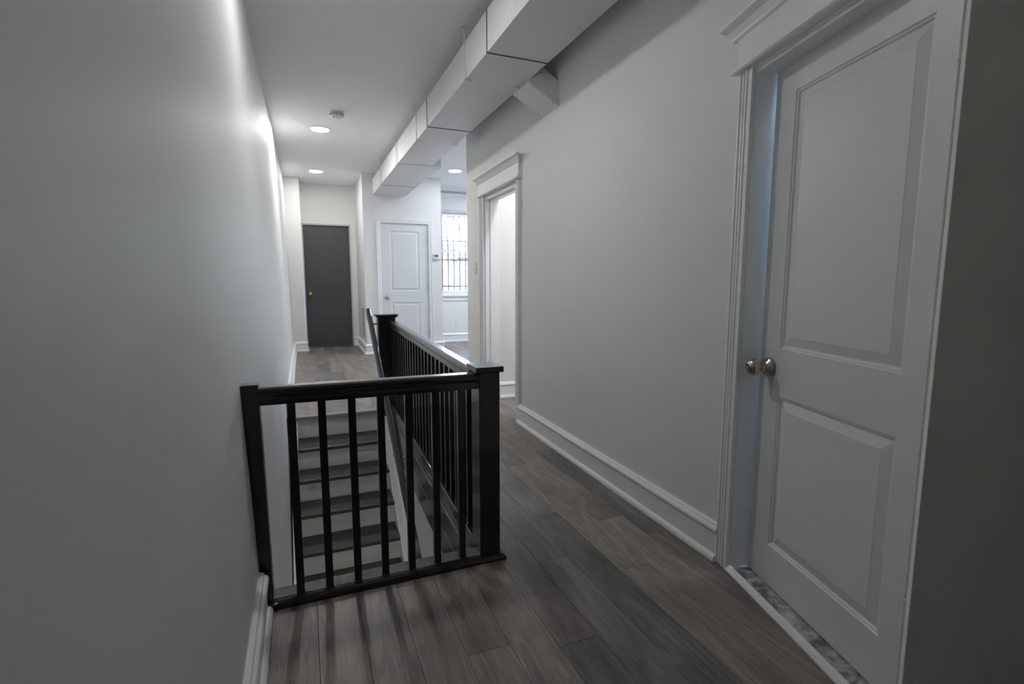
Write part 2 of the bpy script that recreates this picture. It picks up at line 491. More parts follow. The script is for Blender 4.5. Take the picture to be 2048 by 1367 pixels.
# ------------------------------------------------------------------ doorway casing helper (local x along wall, local -y out of wall)
def casing_leg(mb, x0, x1, z0, z1, out=-.022, flip=False):
    # flat board with two raised beads, backband on the outer side
    w_ = x1 - x0
    pr = [(0, 0), (0, 1.0), (.10, 1.0), (.14, .62), (.20, .62), (.24, .86), (.34, .86), (.38, .62), (.46, .62), (.50, .86), (.60, .86), (.64, .62), (.76, .62), (.80, .78), (1, .70), (1, 0)]
    if flip: pr = [(1 - a, b) for a, b in reversed(pr)]
    A = [(x0 + a * w_, out * b, z0) for a, b in pr]; B = [(x0 + a * w_, out * b, z1) for a, b in pr]
    mb.loft(A, B)
def casing_head(mb, x0, x1, zb):
    # bead, frieze, crown; x0..x1 = frieze ends
    def run(prof, e):
        # prof (out, z) polygon; ends overhang e at bottom -> follow the profile by mitring
        A = [(x0 - (o * e), -o, z) for o, z in prof]; B = [(x1 + (o * e), -o, z) for o, z in prof]
        mb.loft(A, B)
    z = zb
    run([(0, z), (.034, z), (.040, z + .006), (.040, z + .014), (.034, z + .020), (0, z + .020)], .35)
    run([(0, z + .020), (.024, z + .020), (.024, z + .122), (0, z + .122)], 0)
    c = z + .118
    run([(0, c), (.026, c), (.032, c + .006), (.034, c + .014), (.046, c + .034), (.062, c + .046), (.066, c + .050), (.066, c + .060), (0, c + .060)], .9)

# doorway in the right wall: local x runs +Y, wall faces -X ; out = -y must be -X -> frame dir (0,1) has left normal (-1,0): use mirrored via dir (0,-1)
# frame with dir (−.0195,−1): left normal = (1,-.0195): into wall => out = -y  OK
GF = frame2d(RX(DY1), DY1, -.0195, -1)      # local x=0 at far jamb, grows toward camera
OW = DY1 - DY0
mb = MB(GF)
casing_leg(mb, -.115, -.004, 0, DZ + .02); casing_leg(mb, OW + .004, OW + .075, 0, DZ + .02, flip=True)
casing_head(mb, -.125, OW + .082, DZ + .02)
struct('trim_1', mb, M['trim'], 'white fluted casing and crown around the open doorway beyond the railing', 'door trim')
mb = MB(GF)
mb.box(-.004, .012, 0, TH, 0, DZ); mb.box(OW - .012, OW + .004, 0, TH, 0, DZ); mb.box(-.004, OW + .004, 0, TH, DZ - .012, DZ + .004)
mb.box(.012, .024, .045, .075, 0, DZ - .012); mb.box(OW - .024, OW - .012, .045, .075, 0, DZ - .012); mb.box(.012, OW - .012, .045, .075, DZ - .024, DZ - .012)
mb.box(-.03, .004, TH, TH + .022, 0, DZ + .06); mb.box(-.03, OW + .07, TH, TH + .022, DZ, DZ + .07)
struct('trim_2', mb, M['trim'], 'white jamb and stops lining the open doorway', 'door frame')

# near door casing in TF frame (x grows toward camera, out = -y)
mb = MB(TF)
casing_leg(mb, -.066, 0.0, 0, 1.872); casing_leg(mb, DW + .0, DW + .07, 0, 1.872, flip=True)
casing_head(mb, -.085, DW + .09, 1.872)
struct('trim_3', mb, M['trim'], 'white fluted casing and crown around the near two-panel door', 'door trim')
mb = MB(TF)
mb.box(-.004, .003, 0, TH, -.01, 1.862); mb.box(DW - .012, DW + .004, 0, TH, -.01, 1.862); mb.box(.672, DW, .066, TH, -.01, 1.862); mb.box(-.004, DW + .004, 0, TH, 1.850, 1.866)
mb.box(-.0, DW, -.004, .004, 1.862, 1.874)
struct('trim_4', mb, M['trim'], 'plain white jamb lining the near door opening', 'door frame')

# marble threshold
th = thing('marble_threshold', 'grey veined marble threshold under the near two-panel door', 'threshold', (T0.x, T0.y, 0))
mb = MB(TF); mb.box(.004, .671, .006, TH - .002, -.012, .016)
obj('marble_slab', mb, M['marble'], th, bevel=.003)
mb = MB(TF)
A = [(-.004, y, z) for y, z in ((.006, -.002), (-.016, -.002), (-.016, .006), (-.009, .015), (.0, .019), (.006, .019))]
B = [(DW, y, z) for x, y, z in A]
mb.loft(A, B)
obj('edge_strip', mb, M['trim'], th)

# ------------------------------------------------------------------ panel door builder
def panel_face(mb, W, H, rects, y, sgn, t):
    """front face at local y with moulded recessed panels. sgn: -1 faces -y"""
    xs = sorted({0, W} | {r[0] for r in rects} | {r[1] for r in rects})
    zs = sorted({0, H} | {r[2] for r in rects} | {r[3] for r in rects})
    def inside(cx, cz): return any(r[0] < cx < r[1] and r[2] < cz < r[3] for r in rects)
    for i in range(len(xs) - 1):
        for j in range(len(zs) - 1):
            if inside((xs[i] + xs[i + 1]) / 2, (zs[j] + zs[j + 1]) / 2): continue
            mb.add([(xs[i], y, zs[j]), (xs[i + 1], y, zs[j]), (xs[i + 1], y, zs[j + 1]), (xs[i], y, zs[j + 1])], [(0, 1, 2, 3)])
    for x0, x1, z0, z1 in rects:
        steps = [(0, 0), (.004, .004), (.008, .0045), (.012, .0095), (.016, .0100), (.044, .0025), (.046, .0015)]
        ring = []
        for ins, dep in steps:
            yy = y - sgn * dep
            ring.append([(x0 + ins, yy, z0 + ins), (x1 - ins, yy, z0 + ins), (x1 - ins, yy, z1 - ins), (x0 + ins, yy, z1 - ins)])
        for a, b in zip(ring, ring[1:]):
            mb.add(a + b, [(i, (i + 1) % 4, (i + 1) % 4 + 4, i + 4) for i in range(4)])
        mb.add(ring[-1], [(0, 1, 2, 3)])
def panel_door(T, W, H, z0, rects, t=.034):
    mb = MB(T @ Matrix.Translation((0, 0, z0)))
    panel_face(mb, W, H, rects, 0, -1, t)
    panel_face(mb, W, H, rects, t, 1, t)
    mb.add([(0, 0, 0), (W, 0, 0), (W, t, 0), (0, t, 0), (0, 0, H), (W, 0, H), (W, t, H), (0, t, H)],
           [(0, 1, 2, 3), (4, 5, 6, 7), (0, 3, 7, 4), (1, 2, 6, 5)])
    return mb
def mesh_weld(o):
    bm = bmesh.new(); bm.from_mesh(o.data)
    bmesh.ops.remove_doubles(bm, verts=bm.verts, dist=.0002)
    bmesh.ops.recalc_face_normals(bm, faces=bm.faces)
    bm.to_mesh(o.data); bm.free()

KNOB = [(0, .030), (.004, .034), (.010, .034), (.014, .031), (.020, .018), (.026, .014), (.036, .0135), (.040, .018), (.046, .0255), (.056, .0300), (.066, .0305), (.076, .0270), (.082, .0200), (.084, .0130), (.0845, .0125), (.081, .0105), (.081, .001)]
def knob(parent, T, x, z, material, scale=1., y=0., key=True, name='door_knob'):
    mb = MB(T)
    mb.lathe([(a * scale, r * scale) for a, r in KNOB], (x, y, z), (0, -1, 0), 28)
    o = obj(name, mb, material, parent, smooth=True)
    if key:
        mb = MB(T); mb.lathe([(.080 * scale, .0065 * scale), (.0855 * scale, .006 * scale), (.086 * scale, .001 * scale)], (x, y, z), (0, -1, 0), 14)
        obj('key_cylinder', mb, material, o, smooth=True)
    return o

# near door
D0 = Vector((1.563, 1.369)); DDv = Vector((-.272, -.962))
DF = frame2d(D0.x, D0.y, DDv.x, DDv.y)
near = thing('door_1', 'white two-panel door with nickel knob on the near right, slightly ajar', 'door', (D0.x, D0.y, .02), kind='structure')
mb = panel_door(DF, .662, 1.832, .020, [(.104, .596, .872, 1.735), (.108, .596, .150, .706)])
o = obj('door_slab', mb, M['door'], near); mesh_weld(o)
knob(near, DF, .056, .820, M['nickel'], 1.0)
mb = MB(DF); mb.box(-.001, .002, .006, .028, .79, .85)
obj('latch_plate', mb, M['nickel'], near)
for z in (.25, 1.0, 1.62):
    mb = MB(DF); mb.lathe([(0, .006), (.075, .006)], (.669, -.004, z), (0, 0, 1), 12)
    obj('hinge', mb, M['door'], near)

# closet door
CF = frame2d(1.124, CY + .012, 1, 0)
clo = thing('door_2', 'white two-panel closet door at the far end behind the railing', 'door', (1.124, CY, .01), kind='structure')
mb = panel_door(CF, .720, 1.985, .010, [(.130, .580, .955, 1.875), (.130, .580, .18, .778)])
o = obj('door_slab', mb, M['door'], clo); mesh_weld(o)
knob(clo, CF, .062, .868, M['nickel'], .85, key=False)
for z in (.26, .99, 1.72):
    mb = MB(CF); mb.lathe([(0, .008), (.085, .008)], (.724, -.010, z), (0, 0, 1), 12)
    obj('hinge', mb, M['nickel'], clo)
mb = MB()
F0 = frame2d(0, CY, 1, 0); mb.T = F0
def flat_casing(mb, x0, x1, z1, wd, t=.018):
    for a, b, fl in ((x0, x0 + wd, False), (x1 - wd, x1, True)):
        pr = [(0, 0), (0, 1), (.2, 1), (.35, .75), (.8, .6), (1, .35), (1, 0)]
        if fl: pr = [(1 - p, q) for p, q in reversed(pr)]
        mb.loft([(a + p * wd, -q * t, 0) for p, q in pr], [(a + p * wd, -q * t, z1 - (wd * (1 - p) if not fl else wd * p)) for p, q in pr])
    pr = [(0, 0), (0, 1), (.2, 1), (.35, .75), (.8, .6), (1, .35), (1, 0)]
    mb.loft([(x0 + p * wd, -q * t, z1 - p * wd) for p, q in pr], [(x1 - p * wd, -q * t, z1 - p * wd) for p, q in pr])
flat_casing(mb, 1.052, 1.908, 2.062, .062)
mb.box(1.110, 1.121, 0, .12, 0, 2.0); mb.box(1.847, 1.858, 0, .12, 0, 2.0); mb.box(1.110, 1.858, 0, .12, 1.998, 2.01)
mb.box(1.121, 1.135, .048, .07, 0, 1.998); mb.box(1.833, 1.847, .048, .07, 0, 1.998); mb.box(1.121, 1.847, .048, .07, 1.985, 1.998)
struct('trim_5', mb, M['trim'], 'white moulded casing and frame around the far closet door', 'door trim')

# charcoal door
GD = frame2d(.030, ALY + .02, 1, 0)
gd = thing('door_3', 'plain charcoal grey slab door with round brass knob at the hall end', 'door', (.03, ALY, .0), kind='structure')
mb = MB(GD); mb.box(0, .722, 0, .035, .006, 2.043)
obj('door_slab', mb, M['grey_door'], gd, bevel=.002)
knob(gd, GD, .068, .905, M['brass'], .95, key=False)
for z in (.30, 1.02, 1.78):
    mb = MB(GD); mb.lathe([(0, .008), (.09, .008)], (.731, -.010, z), (0, 0, 1), 12)
    obj('hinge', mb, M['frame'], gd)
mb = MB()
mb.box(.004, .027, ALY - .012, ALY + .10, 0, 2.066); mb.box(.755, .778, ALY - .012, ALY + .10, 0, 2.066); mb.box(.027, .755, ALY - .012, ALY + .10, 2.046, 2.066)
mb.box(.027, .040, ALY + .056, ALY + .08, 0, 2.046); mb.box(.742, .755, ALY + .056, ALY + .08, 0, 2.046); mb.box(.04, .742, ALY + .056, ALY + .08, 2.035, 2.046)
struct('trim_6', mb, M['frame'], 'thin pale metal frame around the charcoal door', 'door frame')
mb = MB(); mb.box(-.1, .95, ALY + .2, ALY + .3, -.1, CZ)
struct('wall_behind_door', mb, M['wall'], 'wall closing the space behind the charcoal door', 'wall')

# ------------------------------------------------------------------ window
def make_window(wname, wlabel, glabel, WX0, WX1):
    win = thing(wname, wlabel, 'window', (WX0, WY, WZ0), kind='structure')
    for a, b in ((WX0 - .075, WX0), (WX1, WX1 + .075)):
        mb = MB(); mb.box(a, b, WY - .02, WY, WZ0 - .02, WZ1)
        obj('side_casing', mb, M['trim'], win)
    mb = MB(frame2d(WX0, WY, 1, 0))
    Wd = WX1 - WX0
    def runw(prof, e):
        mb.loft([(-.075 - o * e, -o, z) for o, z in prof], [(Wd + .075 + o * e, -o, z) for o, z in prof])
    z = WZ1
    runw([(0, z), (.03, z), (.036, z + .010), (.03, z + .03), (0, z + .03)], .4)
    runw([(0, z + .03), (.022, z + .03), (.022, z + .21), (0, z + .21)], 0)
    runw([(0, z + .21), (.026, z + .21), (.036, z + .23), (.06, z + .27), (.066, z + .30), (0, z + .30)], .8)
    obj('head_casing', mb, M['trim'], win)
    mb = MB(); mb.box(WX0 - .10, WX1 + .10, WY - .055, WY + .10, WZ0 - .02, WZ0 + .005)
    obj('window_sill', mb, M['trim'], win, bevel=.004)
    mb = MB(); mb.box(WX0 - .075, WX1 + .075, WY - .018, WY, WZ0 - .10, WZ0 - .02)
    obj('apron', mb, M['trim'], win)
    mb = MB()
    mb.box(WX0, WX0 + .03, WY, WY + .16, WZ0, WZ1); mb.box(WX1 - .03, WX1, WY, WY + .16, WZ0, WZ1); mb.box(WX0, WX1, WY, WY + .16, WZ1 - .02, WZ1)
    obj('window_frame', mb, M['trim'], win)
    def sash(y, z0, z1, st, bot, top):
        mb = MB()
        a, b = WX0 + .03, WX1 - .03
        mb.box(a, a + st, y, y + .03, z0, z1); mb.box(b - st, b, y, y + .03, z0, z1); mb.box(a + st, b - st, y, y + .03, z0, z0 + bot); mb.box(a + st, b - st, y, y + .03, z1 - top, z1)
        s = obj('sash', mb, M['trim'], win, bevel=.003)
        mb = MB(); mb.box(a + st, b - st, y + .012, y + .016, z0 + bot, z1 - top)
        obj('pane', mb, M['glass'], s)
        return s
    ls = sash(WY + .06, WZ0 + .005, 1.685, .045, .075, .038)
    us = sash(WY + .10, 1.647, WZ1 - .02, .045, .038, .045)
    mb = MB(); mb.box(2.57, 2.63, WY + .055, WY + .085, 1.685, 1.70)
    obj('sash_lock', mb, M['plastic'], ls, bevel=.004)
    # iron guard outside
    grd = thing('window_guard', glabel, 'window guard', (WX0, WY + .30, WZ0))
    for i in range(8):
        x = WX0 + .035 + .1135 * i
        mb = MB(); mb.box(x - .009, x + .009, WY + .29, WY + .305, WZ0 + .04, WZ1 - .02)
        b = obj('guard_bar', mb, M['iron'], grd)
        for zc in (2.10, 1.62):
            mb = MB(); mb.lathe([(-.035, .006), (-.02, .011), (-.008, .016), (0, .010), (.008, .016), (.02, .011), (.035, .006)], (x, WY + .296, zc), (0, 0, 1), 8)
            obj('bar_collar', mb, M['iron'], b)
    for z in (1.865, 1.515, 1.02, 2.32):
        mb = MB(); mb.box(WX0 - .02, WX1 + .02, WY + .284, WY + .29, z - .01, z + .01)
        obj('guard_crossbar', mb, M['iron'], grd)
    for x in (WX0 - .012, WX1 + .012):
        for z in (1.02, 2.32):
            mb = MB(); mb.box(x - .01, x + .01, WY + .25, WY + .29, z - .01, z + .01)
            obj('guard_bracket', mb, M['iron'], grd)
    pl = bpy.data.lights.new('window_portal', 'AREA')
    pl.shape = 'RECTANGLE'; pl.size = (WX1 - WX0) * K; pl.size_y = (WZ1 - WZ0) * K
    pl.cycles.is_portal = True
    po = bpy.data.objects.new('window_portal', pl); COL.objects.link(po)
    po.location = Vector(((WX0 + WX1) / 2, WY + .26, (WZ0 + WZ1) / 2)) * K
    po.rotation_euler = (R(-90), 0, 0)
make_window('window_1', 'white double-hung window with iron guard bars outside in the front room', 'black iron guard bars outside the front room window', WX0, WX1)
make_window('window_2', 'second double-hung window of the front room, hidden behind the right wall', 'black iron guard bars outside the hidden second window', WX0 + WS, WX1 + WS)

# unseen fill light added under the hall floor to brighten the risers
lt = thing('recessed_light', 'unseen fill light added under the floor to brighten the stairs', 'ceiling light', (.2, .8, -.25), 'recessed ceiling lights')
mb = MB(); mb.lathe([(0, .108), (.008, .106), (.010, .09)], (.2, .8, -.2505), (0, 0, -1), 32)
obj('trim_ring', mb, M['plastic'], lt, smooth=True)
mb = MB(); mb.lathe([(0, .088), (.004, .088)], (.2, .8, -.262), (0, 0, -1), 32)
obj('light_disc', mb, M['fill_stair'], lt)

# ------------------------------------------------------------------ railing around the stair opening
rail = thing('stair_railing', 'glossy black wooden railing with square balusters around the stair opening', 'railing', (.655, 1.88, 0))
SA = math.atan(.0235)
SF = frame2d(.655, 1.8825, math.sin(SA), math.cos(SA))     # local x = along (away), local y = towards -X (left normal)
# so w (towards +X) = -y
def sbox(mb, w0, w1, l0, l1, z0, z1):
    return mb.box(l0, l1, -w1, -w0, z0, z1)
def baluster(T, cx, cy, z0, z1, h=.013):
    mb = MB(T); mb.box(cx - h, cx + h, cy - h, cy + h, z0, z1)
    return obj('baluster', mb, M['black'], rail, bevel=.0016, seg=1)
# near newel
mb = MB(SF); sbox(mb, -.0425, .0425, -.0555, .0555, .0, .775)
n1 = obj('newel_post', mb, M['black'], rail, bevel=.003)
mb = MB(SF); sbox(mb, -.058, .056, -.068, .068, .775, .797)
obj('post_cap', mb, M['black'], n1, bevel=.003)
mb = MB()
# base moulding wraps the front and right of the newel
pm = [(0, 0), (.020, 0), (.021, .008), (.017, .016), (.008, .021), (0, .022)]
mb.T = SF
mb.sweep([(-o, z) for o, z in pm], [(.0555, -.0425), (-.0555, -.0425), (-.0555, .0445)])
obj('base_moulding', mb, M['black'], n1)
# far newel, wider
mb = MB(); mb.box(.578, .726, 4.45, 4.56, -.20, .812)
n2 = obj('newel_post', mb, M['black'], rail, bevel=.004)
mb = MB(); mb.box(.568, .738, 4.436, 4.574, .812, .822); mb.box(.560, .746, 4.428, 4.582, .822, .838)
obj('post_cap', mb, M['black'], n2, bevel=.003)
# wall half post (leans with the wall)
def post_ring(z):
    xl = LX(1.84, z) - .004; xr = -.152 - .004 * z / .8 + (0 if z < .1 else 0)
    xr = -.146 - .010 * z
    return [(xl, 1.822, z), (xr, 1.822, z), (xr, 1.878, z), (xl, 1.878, z)]
mb = MB(); mb.hexa(post_ring(0), post_ring(.79))
n3 = obj('wall_post', mb, M['black'], rail, bevel=.003)
mb = MB(); mb.box(-.172, -.128, 1.802, 1.822, 0, .024)
obj('base_moulding', mb, M['black'], n3, bevel=.007)
# handrail profile (half width, z below top)
def rail_prof(wid):
    h = wid / 2
    pts = [(-h * .55, 0), (-h * .86, -.004), (-h, -.012), (-h, -.022), (-h * .86, -.029), (-h * .62, -.033), (-h * .70, -.040), (-h * .74, -.047), (-h * .74, -.060)]
    return pts + [(-a, b) for a, b in reversed(pts)]
ZT = .775
pr = rail_prof(.070)
mb = MB(); mb.loft([(-.158, 1.848 + a, ZT + .004 + b) for a, b in pr], [(.6125, 1.858 + a, ZT - .003 + b) for a, b in pr])
obj('top_rail', mb, M['black'], rail, bevel=.0015, seg=1)
pr = rail_prof(.066)
mb = MB(SF); mb.loft([(.0555, .018 + a, ZT + b) for a, b in pr], [(2.568, .018 + a, ZT + .012 + b) for a, b in pr])
obj('top_rail', mb, M['black'], rail, bevel=.0015, seg=1)
# front bottom plate, moulding
mb = MB(); mb.box(-.165, .6135, 1.828, 1.895, -.02, .030)
obj('bottom_plate', mb, M['black_rough'], rail, bevel=.003)
mb = MB()
pf = [(1.828, 0), (1.806, 0), (1.806, .010), (1.810, .020), (1.818, .026), (1.828, .028)]
mb.loft([(-.165, y, z) for y, z in pf], [(.606, y, z) for y, z in pf])
obj('base_moulding', mb, M['black'], rail)
for x in (-.0586, .0385, .1382, .2379, .3380, .4384, .5390):
    baluster(Matrix(), x, 1.845, .028, .722)
# side curb and balusters
mb = MB(SF); sbox(mb, -.040, .040, .0555, 2.59, -.015, .045)
obj('bottom_plate', mb, M['black'], rail, bevel=.004)
mb = MB(SF); sbox(mb, -.022, -.014 + .022, .0555, 2.568, .045, .050)
obj('fillet', mb, M['black'], rail)
for k in range(24):
    l = .173 + .1025 * k
    if l > 2.54: break
    baluster(SF, l, .018, .049, .722)

# fascia boards on the stair side of the opening
fas = thing('stairwell_fascia', 'glossy black horizontal boards lining the stairwell edge below the railing', 'fascia', (.62, 1.9, -.3))
for z1, z0, wo in ((-.0155, -.052, -.040), (-.052, -.062, -.046), (-.0625, -.203, -.036), (-.2045, -.348, -.036)):
    mb = MB(SF); sbox(mb, wo, -.020, .0, 2.565, z0, z1)
    obj('fascia_board', mb, M['black_board'], fas, bevel=.0028)

# ------------------------------------------------------------------ stairwell walls
mb = MB(SF); sbox(mb, -.019, .06, -1.9, 3.0, -2.7, -.0155 - .24); sbox(mb, -.019, .04, .06, 2.57, -.26, -.0155)
struct('wall_stair_right', mb, M['wall'], 'white wall of the stairwell below the black fascia boards', 'wall')
mb = MB(); mb.box(-.45, .8, -.2, -.1, -2.7, -.25); mb.box(-.45, .8, 4.75, 4.85, -2.7, -.25)
struct('wall_stair_end', mb, M['wall'], 'walls closing the stairwell below the floor', 'wall')
mb = MB(); mb.box(-.45, .8, -.2, 4.85, -2.8, -2.7)
struct('floor_lower', mb, M['tread'], 'dark floor at the foot of the stairs', 'floor')
mb = MB(); mb.box(-.2, .60, 1.86, 1.893, -.25, -.0205)
struct('trim_7', mb, M['trim'], 'white header board closing the floor edge under the front railing', 'trim')

# staircase
st = thing('staircase', 'straight stairs going down toward the viewer with dark treads and white risers', 'staircase', (.23, 4.4, -2.4))
SX0, SX1 = -.100, .566
RUN, RISE, Y1, Z1 = .2225, .174, 4.178, -.19
# landing nosing
mb = MB(); mb.box(-.165, .577, 4.455, 4.52, -.028, .0015)
obj('landing_nosing', mb, M['nosing'], st, bevel=.004)
tread0 = None
mb = MB(); mb.box(SX0, SX1, 4.496, 4.512, Z1, -.022)
obj('riser', mb, M['riser'], st)
for k in range(13):
    y, z = Y1 - RUN * k, Z1 - RISE * k
    back = (4.496 if k == 0 else y + RUN + .035)
    mb = MB(); mb.box(SX0, SX1, y, back, z - .030, z)
    t = obj('tread', mb, M['tread'], st, bevel=.007)
    mb = MB(); mb.box(SX0, SX1, y + .035, y + .050, z - RISE, z - .028)
    obj('riser', mb, M['riser'], st)
def skirt(x0, x1, up):
    s = RISE / RUN
    def zl(y): return Z1 + (y - Y1) * s + up
    ya, yb = 1.3, 4.45
    mb = MB()
    A = [(x0, ya, zl(ya) - .45), (x0, yb + .05, zl(yb) - .45), (x0, yb + .05, min(-.02, zl(yb + .05))), (x0, ya, zl(ya))]
    B = [(x1, a[1], a[2]) for a in A]
    mb.loft(A, B)
    return obj('skirt_board', mb, M['riser'], st, bevel=.003)
skirt(-.15, SX0, .045)
skirt(SX1, .640, .055)

# wall handrail inside the stairwell
hr = thing('handrail', 'dark painted handrail sloping down the right side of the stairwell', 'handrail', (.51, 4.54, .85))
def hrp(y): return .853 + (y - 4.545) * .68
ya, yb = 4.56, 1.9
rx = .512
cs = [(-.020, -.012), (-.016, -.024), (.016, -.024), (.020, -.012), (.019, .010), (.011, .021), (-.011, .021), (-.019, .010)]
mb = MB(); mb.loft([(rx + a, ya, hrp(ya) + b * 1.25) for a, b in cs], [(rx + .02 + a, yb, hrp(yb) + b * 1.25) for a, b in cs])
obj('rail_bar', mb, M['rail_grey'], hr, smooth=True)
mb = MB(); mb.loft([(rx + a * .97, ya, hrp(ya) + b * 1.2) for a, b in cs], [(rx + a * .97, ya + .003, hrp(ya) + b * 1.2) for a, b in cs])
obj('rail_end', mb, M['rail_end'], hr)
for y, xw in ((4.49, .579), (3.30, .655), (2.25, .632)):
    z = hrp(y) - .030
    mb = MB()
    mb.lathe([(0, .022), (.004, .022), (.008, .012), (.010, .007), (xw - rx - .01, .007)], (xw, y, z - .03), (-1, 0, 0), 14)
    mb.lathe([(0, .007), (.03, .007)], (rx + .004, y, z - .033), (0, 0, 1), 10)
    mb.box(rx - .012, rx + .012, y - .03, y + .03, z - .005, z)
    obj('bracket', mb, M['brass_dull'], hr, smooth=False)

# ------------------------------------------------------------------ ductwork
duct = thing('air_duct', 'white painted rectangular air duct hanging under the ceiling along the hall', 'air duct', (1.2, 4, 2.41))
DX0, DX1, DZ0, DZ1 = 1.022, 1.402, 2.412, 2.640
def duct_box(y0, y1, x1=DX1, z0=DZ0, crease=.012):
    g = .0015
    y0 += g; y1 -= g
    mb = MB()
    c = [(DX0, y0, z0), (x1, y0, z0), (x1, y1, z0), (DX0, y1, z0), (DX0, y0, DZ1), (x1, y0, DZ1), (x1, y1, DZ1), (DX0, y1, DZ1)]
    mx, my, mz = (DX0 + x1) / 2, (y0 + y1) / 2, (z0 + DZ1) / 2
    c += [(mx, my, z0 - crease), (DX0 - crease * .5, my, mz), (x1 + crease * .5, my, mz)]
    fs = [(0, 1, 8), (1, 2, 8), (2, 3, 8), (3, 0, 8), (4, 5, 6, 7), (0, 1, 5, 4), (3, 2, 6, 7), (0, 3, 9), (3, 7, 9), (7, 4, 9), (4, 0, 9), (1, 2, 10), (2, 6, 10), (6, 5, 10), (5, 1, 10)]
    mb.add(c, fs)
    return mb
seams = [-1.6, -.12, 1.37, 2.866, 4.37, 5.80]
for a, b in zip(seams, seams[1:]):
    obj('duct_section', duct_box(a, b), M['duct'], duct)
obj('duct_section', duct_box(5.80, 7.17, 1.505), M['duct'], duct)
obj('duct_section', duct_box(7.17, 7.50, 1.505), M['duct'], duct)
mb = MB(); mb.box(DX0, 1.505, 7.503, 7.998, DZ0 - .002, DZ1)
obj('duct_section', mb, M['duct'], duct)
for y, x1 in ((-.12, DX1), (1.37, DX1), (2.866, DX1), (4.37, DX1), (5.80, DX1), (7.17, 1.505)):
    mb = MB(); g = .0035
    mb.box(DX0 - g, DX0, y - .004, y + .004, DZ0 - g, DZ1); mb.box(DX0, x1, y - .004, y + .004, DZ0 - g, DZ0); mb.box(x1, x1 + g, y - .004, y + .004, DZ0 - g, DZ1)
    s = obj('seam_joint', mb, M['seam'] if y < 5.5 else M['plastic_grey'], duct)
for y in (.9, 3.28, 4.80, 5.90, 7.02):
    for side in (0, 1):
        xx = DX0 - .006 if not side else (DX1 if y < 5.85 else 1.505) + .003
        mb = MB(); mb.box(xx - .002, xx + .003, y - .012, y + .012, DZ0 - .004, CZ)
        mb.box(xx - .022 if not side else xx - .002, xx + .003 if not side else xx + .022, y - .012, y + .012, CZ - .004, CZ)
        if not side: mb.box(xx - .002, xx + .045, y - .012, y + .012, DZ0 - .012, DZ0 - .009)
        else: mb.box(xx - .045, xx + .003, y - .012, y + .012, DZ0 - .012, DZ0 - .009)
        obj('hanger_strap', mb, M['duct'], duct)
# branch sloping down to the right wall
mb = MB()
P = [(1.392, 3.12, 2.388), (RX(2.977) + .004, 2.977, 2.216), (RX(3.221) + .004, 3.221, 2.216), (1.392, 3.39, 2.400)]
Q = [(1.392, 3.12, 2.56), (RX(2.985) + .004, 2.985, 2.368), (RX(3.221) + .004, 3.221, 2.368), (1.392, 3.39, 2.56)]
mb.hexa(P, Q)
br = obj('branch_duct', mb, M['duct'], duct, bevel=.0015, seg=1)
br['label'] = 'short branch duct sloping from the main duct to the right wall'
for i in range(3):
    for e, (A_, B_) in enumerate(((P[0], P[1]), (P[3], P[2]))):
        t_ = .15 + .33 * i
        c_ = Vector(A_).lerp(Vector(B_), t_) + Vector((0, .012 if e == 0 else -.012, .001))
        mb = MB(); mb.lathe([(0, .004), (.004, .003)], c_, (-.4, 0, -1), 8)
        obj('screw', mb, M['plastic_grey'], br)

# ------------------------------------------------------------------ ceiling fittings
def downlight(x, y, label, m, group='recessed ceiling lights'):  # builds the real ceiling lights and the added fill lights alike
    t = thing('recessed_light', label, 'ceiling light', (x, y, CZ), group)
    mb = MB(); mb.lathe([(0, .086), (.004, .108), (.008, .106), (.010, .094), (.006, .088)], (x, y, CZ - .0005), (0, 0, -1), 40)
    ring = obj('trim_ring', mb, M['plastic'], t, smooth=True)
    mb = MB(); mb.lathe([(0, .088), (.004, .088)], (x, y, CZ - .0065), (0, 0, -1), 40)
    obj('light_disc', mb, m, t)
    return t
downlight(.235, 5.92, 'round recessed ceiling light, nearer of the two above the far hall', M['lamp'])
downlight(.242, 8.15, 'round recessed ceiling light close to the charcoal door', M['lamp_end'])
downlight(.235, 2.56, 'round recessed ceiling light above the stairs, just above the picture', M['lamp_near'])
downlight(1.25, -.9, 'unseen fill light added behind the viewpoint', M['fill_behind'])  # added to brighten the dark wall end near the camera
downlight(2.12, 7.36, 'round recessed ceiling light in the bright front room', M['lamp_cool'])
downlight(3.5, 7.36, 'unseen fill light added in the hidden part of the front room', M['fill_front'])  # extra lamp added out of view to lift the front room walls
downlight(1.98, 3.2, 'unseen fill light added in the room behind the doorway', M['fill_side'])  # invented source that brightens the wall seen through the doorway
downlight(2.0, 1.24, 'unseen bluish fill light added in the hidden bathroom', M['fill_bath'])  # added stand-in for bathroom daylight showing at the door gap

sm = thing('smoke_detector', 'small round white smoke detector on the hall ceiling', 'smoke detector', (.363, 5.28, CZ))
mb = MB(); mb.lathe([(0, .062), (.012, .060), (.013, .050), (.018, .050)], (.363, 5.28, CZ), (0, 0, -1), 32)
obj('mounting_base', mb, M['plastic'], sm, smooth=True)
mb = MB(); mb.lathe([(.018, .056), (.022, .060), (.040, .058), (.052, .050), (.056, .042), (.057, .01)], (.363, 5.28, CZ), (0, 0, -1), 32)
obj('cover', mb, M['plastic'], sm, smooth=True)
mb = MB()
for k in range(16):
    a = 2 * PI * k / 16
    x, y = .363 + .0585 * math.cos(a), 5.28 + .0585 * math.sin(a)
    mb.box(x - .006, x + .006, y - .006, y + .006, CZ - .038, CZ - .026)
obj('vent_slots', mb, M['plastic_grey'], sm)['kind'] = 'stuff'

